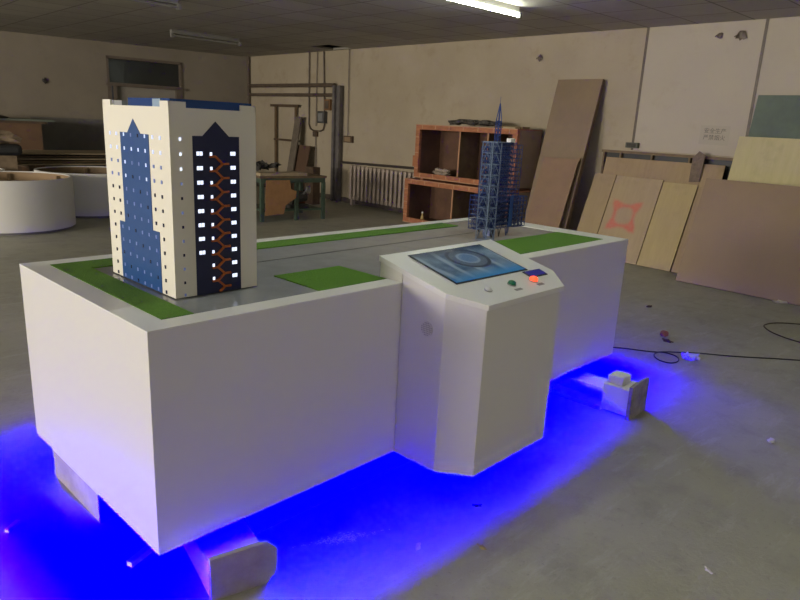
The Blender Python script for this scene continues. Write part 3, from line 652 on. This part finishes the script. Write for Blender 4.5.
def screen_mat():
    m, nt, b = nt_of('screen_picture')
    tc = nt.nodes.new('ShaderNodeTexCoord'); o = tc.outputs['Object']
    sp = nt.nodes.new('ShaderNodeSeparateXYZ'); nt.links.new(o, sp.inputs[0]); X, Y = sp.outputs[0], sp.outputs[1]
    n = noise(nt, o, 9, 5, 0.6)
    c = mix(nt, ramp(nt, n, .35, .68), (0.03, 0.09, 0.17), (0.22, 0.33, 0.40))
    # pale diagonal wings
    wv = nt.nodes.new('ShaderNodeTexWave'); wv.inputs['Scale'].default_value = 2.6; wv.inputs['Distortion'].default_value = 5; wv.inputs['Detail'].default_value = 2
    nt.links.new(o, wv.inputs['Vector'])
    c = mix(nt, math_(nt, 'MULTIPLY', ramp(nt, wv.outputs[1], .72, .95), 0.65), c, (0.36, 0.47, 0.52))
    dx = math_(nt, 'SUBTRACT', X, 1.41); dy = math_(nt, 'MULTIPLY', math_(nt, 'SUBTRACT', Y, -0.015), 1.25)
    rr = math_(nt, 'SQRT', math_(nt, 'ADD', math_(nt, 'MULTIPLY', dx, dx), math_(nt, 'MULTIPLY', dy, dy)))
    c = mix(nt, ramp(nt, rr, .118, .112), c, (0.10, 0.145, 0.19))
    c = mix(nt, ramp(nt, math_(nt, 'ABSOLUTE', math_(nt, 'SUBTRACT', rr, .105)), .012, .006), c, (0.025, 0.04, 0.07))
    c = mix(nt, ramp(nt, rr, .064, .058), c, (0.24, 0.34, 0.44))
    c = mix(nt, ramp(nt, rr, .050, .044), c, (0.12, 0.22, 0.36))
    c = mix(nt, ramp(nt, math_(nt, 'SUBTRACT', Y, math_(nt, 'MULTIPLY', X, 0.05)), -0.175, -0.245), c, (0.02, 0.24, 0.52))
    c = mix(nt, ramp(nt, Y, 0.02, 0.088), c, (0.015, 0.03, 0.07))
    b.inputs['Base Color'].default_value = (0.02, 0.025, 0.03, 1); b.inputs['Roughness'].default_value = 0.12
    nt.links.new(c, b.inputs['Emission Color']); b.inputs['Emission Strength'].default_value = 0.42
    return m
obj('screen_glass', tilted([(1.153, 0.083), (1.139, -0.179), (1.597, -0.183), (1.616, 0.083)], 0.0031, 0.0042), screen_mat(), scr)['label'] = 'lit blue touch screen picture of a round machine part'
dsp = obj('small_display', tilted([(1.552, -0.200), (1.545, -0.252), (1.664, -0.256), (1.676, -0.204)], 0.0002, 0.004), BLACK, con)
obj('display_glass', tilted([(1.557, -0.204), (1.551, -0.248), (1.659, -0.251), (1.670, -0.208)], 0.0041, 0.0046), mat('display_blue', (0.01, 0.01, 0.05), 0.15, emit=(0.02, 0.02, 0.22), estr=0.6), dsp)
def button(x, y, r, m, hgt, lab, ringm):
    t = obj('push_button', lathe(bm_new(), [(0, 0), (r*1.15, 0), (r*1.15, 0.004), (0, 0.004)], 24), ringm, con, smooth=False)
    t.location = on_top(x, y, 0.0002); t.rotation_euler[0] = math.atan(0.227); t['label'] = lab
    obj('button_cap', lathe(bm_new(), [(r, 0.0041), (r*0.97, hgt), (r*0.6, hgt+0.004), (0, hgt+0.006)], 24), m, t, smooth=True)
button(1.524, -0.275, 0.017, mat('red_lit_button', (0.8, 0.05, 0.02), 0.3, emit=(1.0, 0.06, 0.02), estr=2.5), 0.014, 'glowing red push button', mat('button_ring', (0.3, 0.3, 0.3), 0.3, metal=0.8))
button(1.381, -0.266, 0.016, mat('green_button', (0.0, 0.13, 0.05), 0.35), 0.012, 'green push button', MATS['button_ring'])
button(1.222, -0.269, 0.014, mat('white_button', (0.55, 0.55, 0.55), 0.3), 0.008, 'pale push button', MATS['button_ring'])
GL = mat('label_grey', (0.22, 0.21, 0.21), 0.5)
obj('label_plate', tilted([(1.505, -0.301), (1.505, -0.317), (1.548, -0.317), (1.548, -0.301)], 0.0002, 0.001), GL, con)
obj('label_plate', tilted([(1.348, -0.301), (1.348, -0.315), (1.393, -0.315), (1.393, -0.301)], 0.0002, 0.001), GL, con)
sp_ = obj('speaker_grille', rod(bm_new(), (1.0246, -0.142, 0.716), (1.022, -0.142, 0.716), 0.030, 28), mat('grille_grey', (0.66, 0.64, 0.62), 0.5), con)
bm = bm_new()
for i in range(-3, 4):
    for j in range(-3, 4):
        if i*i+j*j <= 10: rod(bm, (1.0222, -0.142+i*0.0078, 0.716+j*0.0078), (1.0213, -0.142+i*0.0078, 0.716+j*0.0078), 0.0026, 8)
obj('grille_holes', bm, mat('hole_grey', (0.36, 0.34, 0.35), 0.6), sp_)

# ------------------------------------------------------------------ white and blue tower block model
bX0, bX1, bY0, bY1, bH = 0.225, 0.539, 0.265, 0.750, 0.612
BZ = TOPZ+0.006
bw, bd = bX1-bX0, bY1-bY0
tb = thing('tower_block_model', 'cream and blue scale model of a tower block on the left of the cabinet', 'building model', T(bX0, bY0, BZ), CR)
bm = bm_new(); bx(bm, 0, bw, 0, bd, 0, bH-0.004)
par = 0.018
def merlons(bm):
    # low parapet corners: front face (y=0) and left face (x=0) with a sunk middle
    z0, z1 = bH-0.004, bH+0.014
    for a in ((0, bw*0.185, 0, 0.006), (bw*0.81, bw, 0, 0.006), (0, 0.006, bd*0.865, bd), (0, 0.006, 0, bd*0.115), (bw-0.006, bw, 0, 0.08), (bw-0.006, bw, bd-0.08, bd), (0, 0.07, bd-0.006, bd), (bw-0.07, bw, bd-0.006, bd)):
        bx(bm, a[0], a[1], a[2], a[3], z0, z1)
merlons(bm)
obj('shell', bm, CREAM, tb)
obj('roof_block', bx(bm_new(), 0.010, bw-0.010, 0.010, bd*0.62, bH-0.004, bH+0.022), NAVY, tb)
obj('roof_vent', bx(bm_new(), 0.010, 0.05, bd*0.72, bd*0.86, bH-0.004, bH+0.012), mat('grey_vent', (0.22, 0.23, 0.25), 0.5), tb)
obj('roof_vent', bx(bm_new(), 0.006, 0.02, bd*0.13, bd*0.24, bH-0.004, bH+0.020), mat('pale_blue_vent', (0.25, 0.35, 0.48), 0.3), tb)
EPS = 0.0008
def face_poly(pts, side, name, m, th=0.0015, off=0.0):
    bm = bm_new()
    if side == 'L': f = lambda a, z, d: (-d, (1-a)*bd, z)
    else: f = lambda a, z, d: (a*bw, -d, z)
    lo = [bm.verts.new(f(a, z, off)) for a, z in pts]; hi = [bm.verts.new(f(a, z, off+th)) for a, z in pts]
    n = len(pts); bm.faces.new(lo); bm.faces.new(hi[::-1])
    for i in range(n): bm.faces.new((lo[i], lo[(i+1) % n], hi[(i+1) % n], hi[i]))
    return obj(name, bm, m, tb)
p1 = face_poly([(0.185, 0), (0.81, 0), (0.81, 0.208), (0.712, 0.208), (0.712, 0.520), (0.592, 0.520), (0.49, 0.566), (0.392, 0.520), (0.275, 0.520), (0.275, 0.208), (0.185, 0.208)], 'L', 'blue_panel', mat('left_blue', (0.014, 0.065, 0.23), 0.3))
p1['label'] = 'glossy blue panel with a pointed top on the end face'
p2 = face_poly([(0.243, 0), (0.787, 0), (0.787, 0.524), (0.664, 0.524), (0.508, 0.571), (0.356, 0.524), (0.243, 0.524)], 'F', 'blue_panel', NAVY2)
p2['label'] = 'dark navy panel with a pointed top on the long face'
MW = {}
def win(name, a, z, side, ww, hh, m, key):
    """one window; meshes are shared between windows of a kind"""
    if key not in MW:
        bm = bm_new()
        if side == 'L':
            bx(bm, -0.0026, 0, -ww/2, ww/2, -hh/2, hh/2)
        else:
            if ww > 0.012:   # two panes with a mullion gap
                bx(bm, -ww/2, -ww*0.04, -0.0026, 0, -hh/2, hh/2); bx(bm, ww*0.04, ww/2, -0.0026, 0, -hh/2, hh/2)
            else: bx(bm, -ww/2, ww/2, -0.0026, 0, -hh/2, hh/2)
        me = bpy.data.meshes.new(name); bmesh.ops.recalc_face_normals(bm, faces=bm.faces); bm.to_mesh(me); bm.free(); me.materials.append(m); MW[key] = me
    o = bpy.data.objects.new(name, MW[key]); COL.objects.link(o); o.parent = tb
    o.location = (0, (1-a)*bd, z) if side == 'L' else (a*bw, 0, z)
    return o
rz0, pit = 0.513, 0.0463
colsU = (0.105, 0.213, 0.335, 0.447, 0.553, 0.658, 0.768, 0.872)
colsL = (0.105, 0.235, 0.340, 0.447, 0.553, 0.655, 0.760, 0.872)
for r_ in range(12):
    z = rz0 - r_*pit
    up_ = r_ < 7
    for k, a in enumerate(colsU if up_ else colsL):
        onblue = (2 <= k <= 5) if up_ else (1 <= k <= 6)
        if onblue: state = 'lit' if (r_ < 4 and (k in (2, 5) or r_ == 1)) else ('dim' if (k*7+r_*5) % 4 else 'dark')
        else: state = 'lit' if r_ < 2 else ('dim' if r_ < 4 else 'dark')
        m = {'lit': LITP, 'dim': DIMW, 'dark': DARKW}[state]
        if z < 0.01: z = 0.010
        win('window', a, z, 'L', 0.0075, 0.0115, m, ('L', state))
for r_ in range(10):
    z = 0.469 - r_*pit
    m, st_ = (LITW, 'lit')
    if r_ < 8: win('double_window', 0.316, z, 'F', 0.021, 0.0125, LITW, ('FD',))
    win('double_window', 0.707, z, 'F', 0.019, 0.0125, LITW, ('FD2',))
    win('stair_window', 0.447, z-0.002, 'F', 0.008, 0.012, LITW, ('FS',))
for r_ in range(12):
    z = max(0.008, rz0 - r_*pit)
    win('slot_window', 0.108, z, 'F', 0.006, 0.009, LITW if r_ < 3 else (DIMW if r_ % 2 else DARKW), ('FP', r_ < 3, r_ % 2))
# zigzag staircase
bm = bm_new()
def seg(a0, z0, a1, z1, wdt=0.0065):
    p = Vector((a0*bw, z0)); q = Vector((a1*bw, z1)); d = (q-p).normalized(); n = Vector((-d.y, d.x))*wdt/2
    pts = [p-n, q-n, q+n, p+n]; lo = [bm.verts.new((v.x, -0.0015, v.y)) for v in pts]; hi = [bm.verts.new((v.x, -0.008, v.y)) for v in pts]
    bm.faces.new(lo[::-1]); bm.faces.new(hi)
    for i in range(4): bm.faces.new((lo[i], lo[(i+1) % 4], hi[(i+1) % 4], hi[i]))
for k in range(10):
    z = 0.459 - k*pit
    seg(0.425, z, 0.495, z+0.001); seg(0.495, z, 0.575, z-0.023); seg(0.565, z-0.0235, 0.650, z-0.023)
    if k < 9: seg(0.575, z-0.0235, 0.492, z-0.0455)
    else: seg(0.575, z-0.0235, 0.51, 0.003)
obj('staircase', bm, ORANGE, tb)['label'] = 'orange zigzag staircase'

# ------------------------------------------------------------------ blue steel tower model
SZ = TOPZ+0.002
sx, sy = 2.10, 0.42
tw = thing('steel_tower_model', 'dark blue lattice scale model of a steel frame tower with a spire', 'tower model', T(sx, sy, SZ), CR)
def L_(x, y, z): return (x-sx, y-sy, z-SZ)
def lattice(bm, x0, x1, y0, y1, z0, z1, n, r=0.0022, brace=True):
    C4 = [(x0, y0), (x1, y0), (x1, y1), (x0, y1)]
    for x, y in C4: rod(bm, (x, y, z0), (x, y, z1), r*1.3, 5)
    dz = (z1-z0)/n
    for i in range(n+1):
        z = z0+i*dz
        for j in range(4):
            a = C4[j]; b = C4[(j+1) % 4]; rod(bm, (*a, z), (*b, z), r, 4)
            if brace and i < n:
                mx, my = (a[0]+b[0])/2, (a[1]+b[1])/2
                rod(bm, (*a, z), (mx, my, z+dz), r*0.7, 4); rod(bm, (*b, z), (mx, my, z+dz), r*0.7, 4)
bm = bm_new(); lattice(bm, 0.032, 0.108, 0.010, 0.078, 0.0, 0.530, 9)
rod(bm, (0.032, 0.010, 0), (0.032, 0.010, 0.53), 0.0045, 6)
obj('lattice_mast', bm, STEELS, tw)['label'] = 'silver blue lattice mast at the front'
def frame(name, x0, x1, y0, y1, z0, z1, n, m=STEELB, nx=4, ny=3, deck=True, r=0.0024):
    bm = bm_new()
    for i in range(nx+1):
        for j in range(ny+1):
            x = x0+(x1-x0)*i/nx; y = y0+(y1-y0)*j/ny
            rod(bm, (x, y, z0), (x, y, z1), r, 4)
    for k in range(n+1):
        z = z0+(z1-z0)*k/n
        for i in range(nx+1):
            x = x0+(x1-x0)*i/nx; rod(bm, (x, y0, z), (x, y1, z), r*0.8, 4)
        for j in range(ny+1):
            y = y0+(y1-y0)*j/ny; rod(bm, (x0, y, z), (x1, y, z), r*0.8, 4)
            if k < n:
                for i in range(nx):
                    if (i+k) % 2 == 0:
                        xa = x0+(x1-x0)*i/nx; xb = x0+(x1-x0)*(i+1)/nx; rod(bm, (xa, y, z), (xb, y, z+(z1-z0)/n), r*0.6, 4)
    o = obj(name, bm, m, tw)
    if deck:
        for k in range(1, n):
            z = z0+(z1-z0)*k/n
            obj('floor_deck', bx(bm_new(), x0+0.003, x1-0.003, y0+0.003, y1-0.003, z-0.0015, z+(0.009 if name == 'core_frame' else 0.002)), m, tw)
    return o
frame('core_frame', 0.170, 0.320, 0.080, 0.180, 0.060, 0.520, 18, nx=6, ny=4, r=0.003)
frame('side_frame', 0.325, 0.415, 0.080, 0.145, 0.060, 0.515, 18, nx=3, ny=2, deck=False, r=0.0022)
frame('side_frame', 0.118, 0.162, 0.085, 0.15, 0.055, 0.50, 18, nx=1, ny=2, deck=True, r=0.0024)
frame('lower_wing', 0.055, 0.113, 0.085, 0.155, 0.050, 0.235, 7, nx=2, ny=2)['label'] = 'left lower wing'
frame('lower_wing', 0.150, 0.320, 0.050, 0.076, 0.052, 0.225, 7, nx=3, ny=1)
frame('lower_wing', 0.325, 0.440, 0.035, 0.076, 0.052, 0.225, 7, nx=3, ny=2)['label'] = 'right lower wing'
bm = bm_new(); bx(bm, 0.285, 0.320, 0.044, 0.048, 0.055, 0.235); obj('cladding_panel', bm, mat('bright_blue_panel', (0.012, 0.06, 0.26), 0.3), tw)
for x, y in ((0.16, 0.065), (0.23, 0.065), (0.30, 0.065), (0.18, 0.17), (0.25, 0.17), (0.31, 0.17), (0.38, 0.11)):
    bm = bm_new(); rod(bm, (x-0.014, y, 0.052), (x, y, 0), 0.003, 5); rod(bm, (x+0.014, y, 0.052), (x, y, 0), 0.003, 5); obj('leg', bm, BLACK if x < 0.3 else STEELB, tw)
obj('core_base', bx(bm_new(), 0.19, 0.23, 0.10, 0.15, 0, 0.058), STEELB, tw)
obj('top_deck', bx(bm_new(), 0.160, 0.350, 0.075, 0.185, 0.522, 0.528), STEELB, tw)
bm = bm_new(); lattice(bm, 0.185, 0.207, 0.095, 0.117, 0.528, 0.640, 5, 0.0018); 
for q in ((0.185, 0.095), (0.207, 0.095), (0.207, 0.117), (0.185, 0.117)): rod(bm, (*q, 0.64), (0.196, 0.106, 0.735), 0.0028, 5)
rod(bm, (0.196, 0.106, 0.72), (0.196, 0.106, 0.770), 0.0012, 5)
obj('spire', bm, STEELB, tw)
bx_ = obj('roof_cabin', bx(bm_new(), 0.290, 0.335, 0.08, 0.11, 0.5285, 0.550), WHITE2, tw, bevel=0.002); bx_['label'] = 'small white roof cabin'

# ------------------------------------------------------------------ floor litter
def tubecurve(name, pts, r, m, label, cat):
    c = bpy.data.curves.new(name, 'CURVE'); c.dimensions = '3D'; c.bevel_depth = r; c.bevel_resolution = 2
    s = c.splines.new('BEZIER'); s.bezier_points.add(len(pts)-1)
    for p, q in zip(s.bezier_points, pts):
        p.co = (q[0], q[1], q[2] if len(q) > 2 else r+0.001); p.handle_left_type = p.handle_right_type = 'AUTO'
    c.materials.append(m); o = bpy.data.objects.new(name+'_path', c); COL.objects.link(o)
    return tag(to_mesh_obj(o, name), label, cat)
tubecurve('cable', [(2.9, 0.95), (3.2, 0.65), (3.486, 0.411), (3.62, 0.21), (3.70, 0.09), (3.60, -0.01), (3.50, 0.03), (3.58, 0.15, 0.012), (3.80, 0.06), (4.05, -0.22), (4.36, -0.537), (4.6, -0.85)], 0.0045, CABLEM, 'thin black cable looping over the floor to the right of the cabinet', 'cable')
tubecurve('cable', [(5.6, -0.9), (5.42, -0.23), (5.15, -0.05), (4.996, -0.111), (4.88, -0.26), (4.84, -0.398), (4.82, -0.9)], 0.005, mat('brown_cable', (0.06, 0.045, 0.03), 0.5), 'brown cable curled on the floor below the largest brown board', 'cable')
bm = bm_new()
for i in range(4): blob(bm, (random.uniform(-.03, .03), random.uniform(-.03, .03), 0.022), 0.028, 70+i, 2, (1, 1, 0.8), 0.5)
tag(obj('crumpled_wrap', bm, PLASTIC), 'crumpled clear plastic lying in the cable loop', 'plastic', loc=(3.70, -0.04, 0))
for i, (x, y, s, m, nm, lb, ct) in enumerate((
    (4.117, 0.336, 0.045, mat('brick_red', (0.30, 0.11, 0.06), 0.9), 'brick_chip', 'reddish brick chip on the floor right of the cabinet', 'brick chip'),
    (3.971, 0.235, 0.03, WOODD, 'wood_chip', 'dark wood chip beside the reddish brick chip', 'chip'),
    (6.10, 0.139, 0.045, mat('pale_leaf', (0.5, 0.46, 0.33), 0.8), 'paper_scrap', 'pale paper scrap at the foot of the largest brown board', 'paper'),
    (4.828, 0.816, 0.025, WOODD, 'wood_chip', 'small dark chip on the floor in front of the plywood row', 'chip'),
    (0.801, -0.334, 0.013, mat('pale_chip', (0.65, 0.6, 0.5), 0.8), 'plaster_chip', 'pale plaster chip at the edge of the blue light', 'chip'),
    (0.977, -0.485, 0.013, mat('yellow_chip', (0.30, 0.24, 0.10), 0.8), 'wood_chip', 'yellowish chip nearest the bottom of the picture', 'chip'),
    (1.171, -0.296, 0.013, BLACK, 'screw', 'dark screw lying in front of the console', 'screw'),
    (2.80, -0.86, 0.022, mat('white_chip', (0.6, 0.58, 0.55), 0.8), 'plaster_chip', 'whitish crumbled plaster on the open floor at the right', 'chip'),
    (1.50, -1.08, 0.012, mat('pale_chip2', (0.5, 0.48, 0.4), 0.8), 'plaster_chip', 'tiny pale crumb on the open floor below the right support block', 'chip'))):
    bm = bm_new(); blob(bm, (0, 0, s*0.28), s, 100+i, 2, (1.5, 0.7, 0.3), 0.4)
    tag(obj(nm, bm, m), lb, ct, loc=(x, y, 0), rz=R(20+50*i))
# powdery white smear: a scatter of crumbs
bm = bm_new(); rnd = random.Random(11)
for i in range(260):
    tt = rnd.gauss(0, 0.36); x = tt*0.15; y = rnd.gauss(0, 0.012)*(1.3-abs(tt)) 
    s = rnd.uniform(0.0008, 0.0028)
    bx(bm, x-s, x+s, y-s*0.8, y+s*0.8, 0, s*0.5)
tag(obj('plaster_dust', bm, mat('dust_white', (0.85, 0.85, 0.85), 0.9)), 'smear of white plaster dust on the blue-lit floor', 'dust', kind='stuff', loc=(0.625, -0.125, 0.0), rz=R(-22))
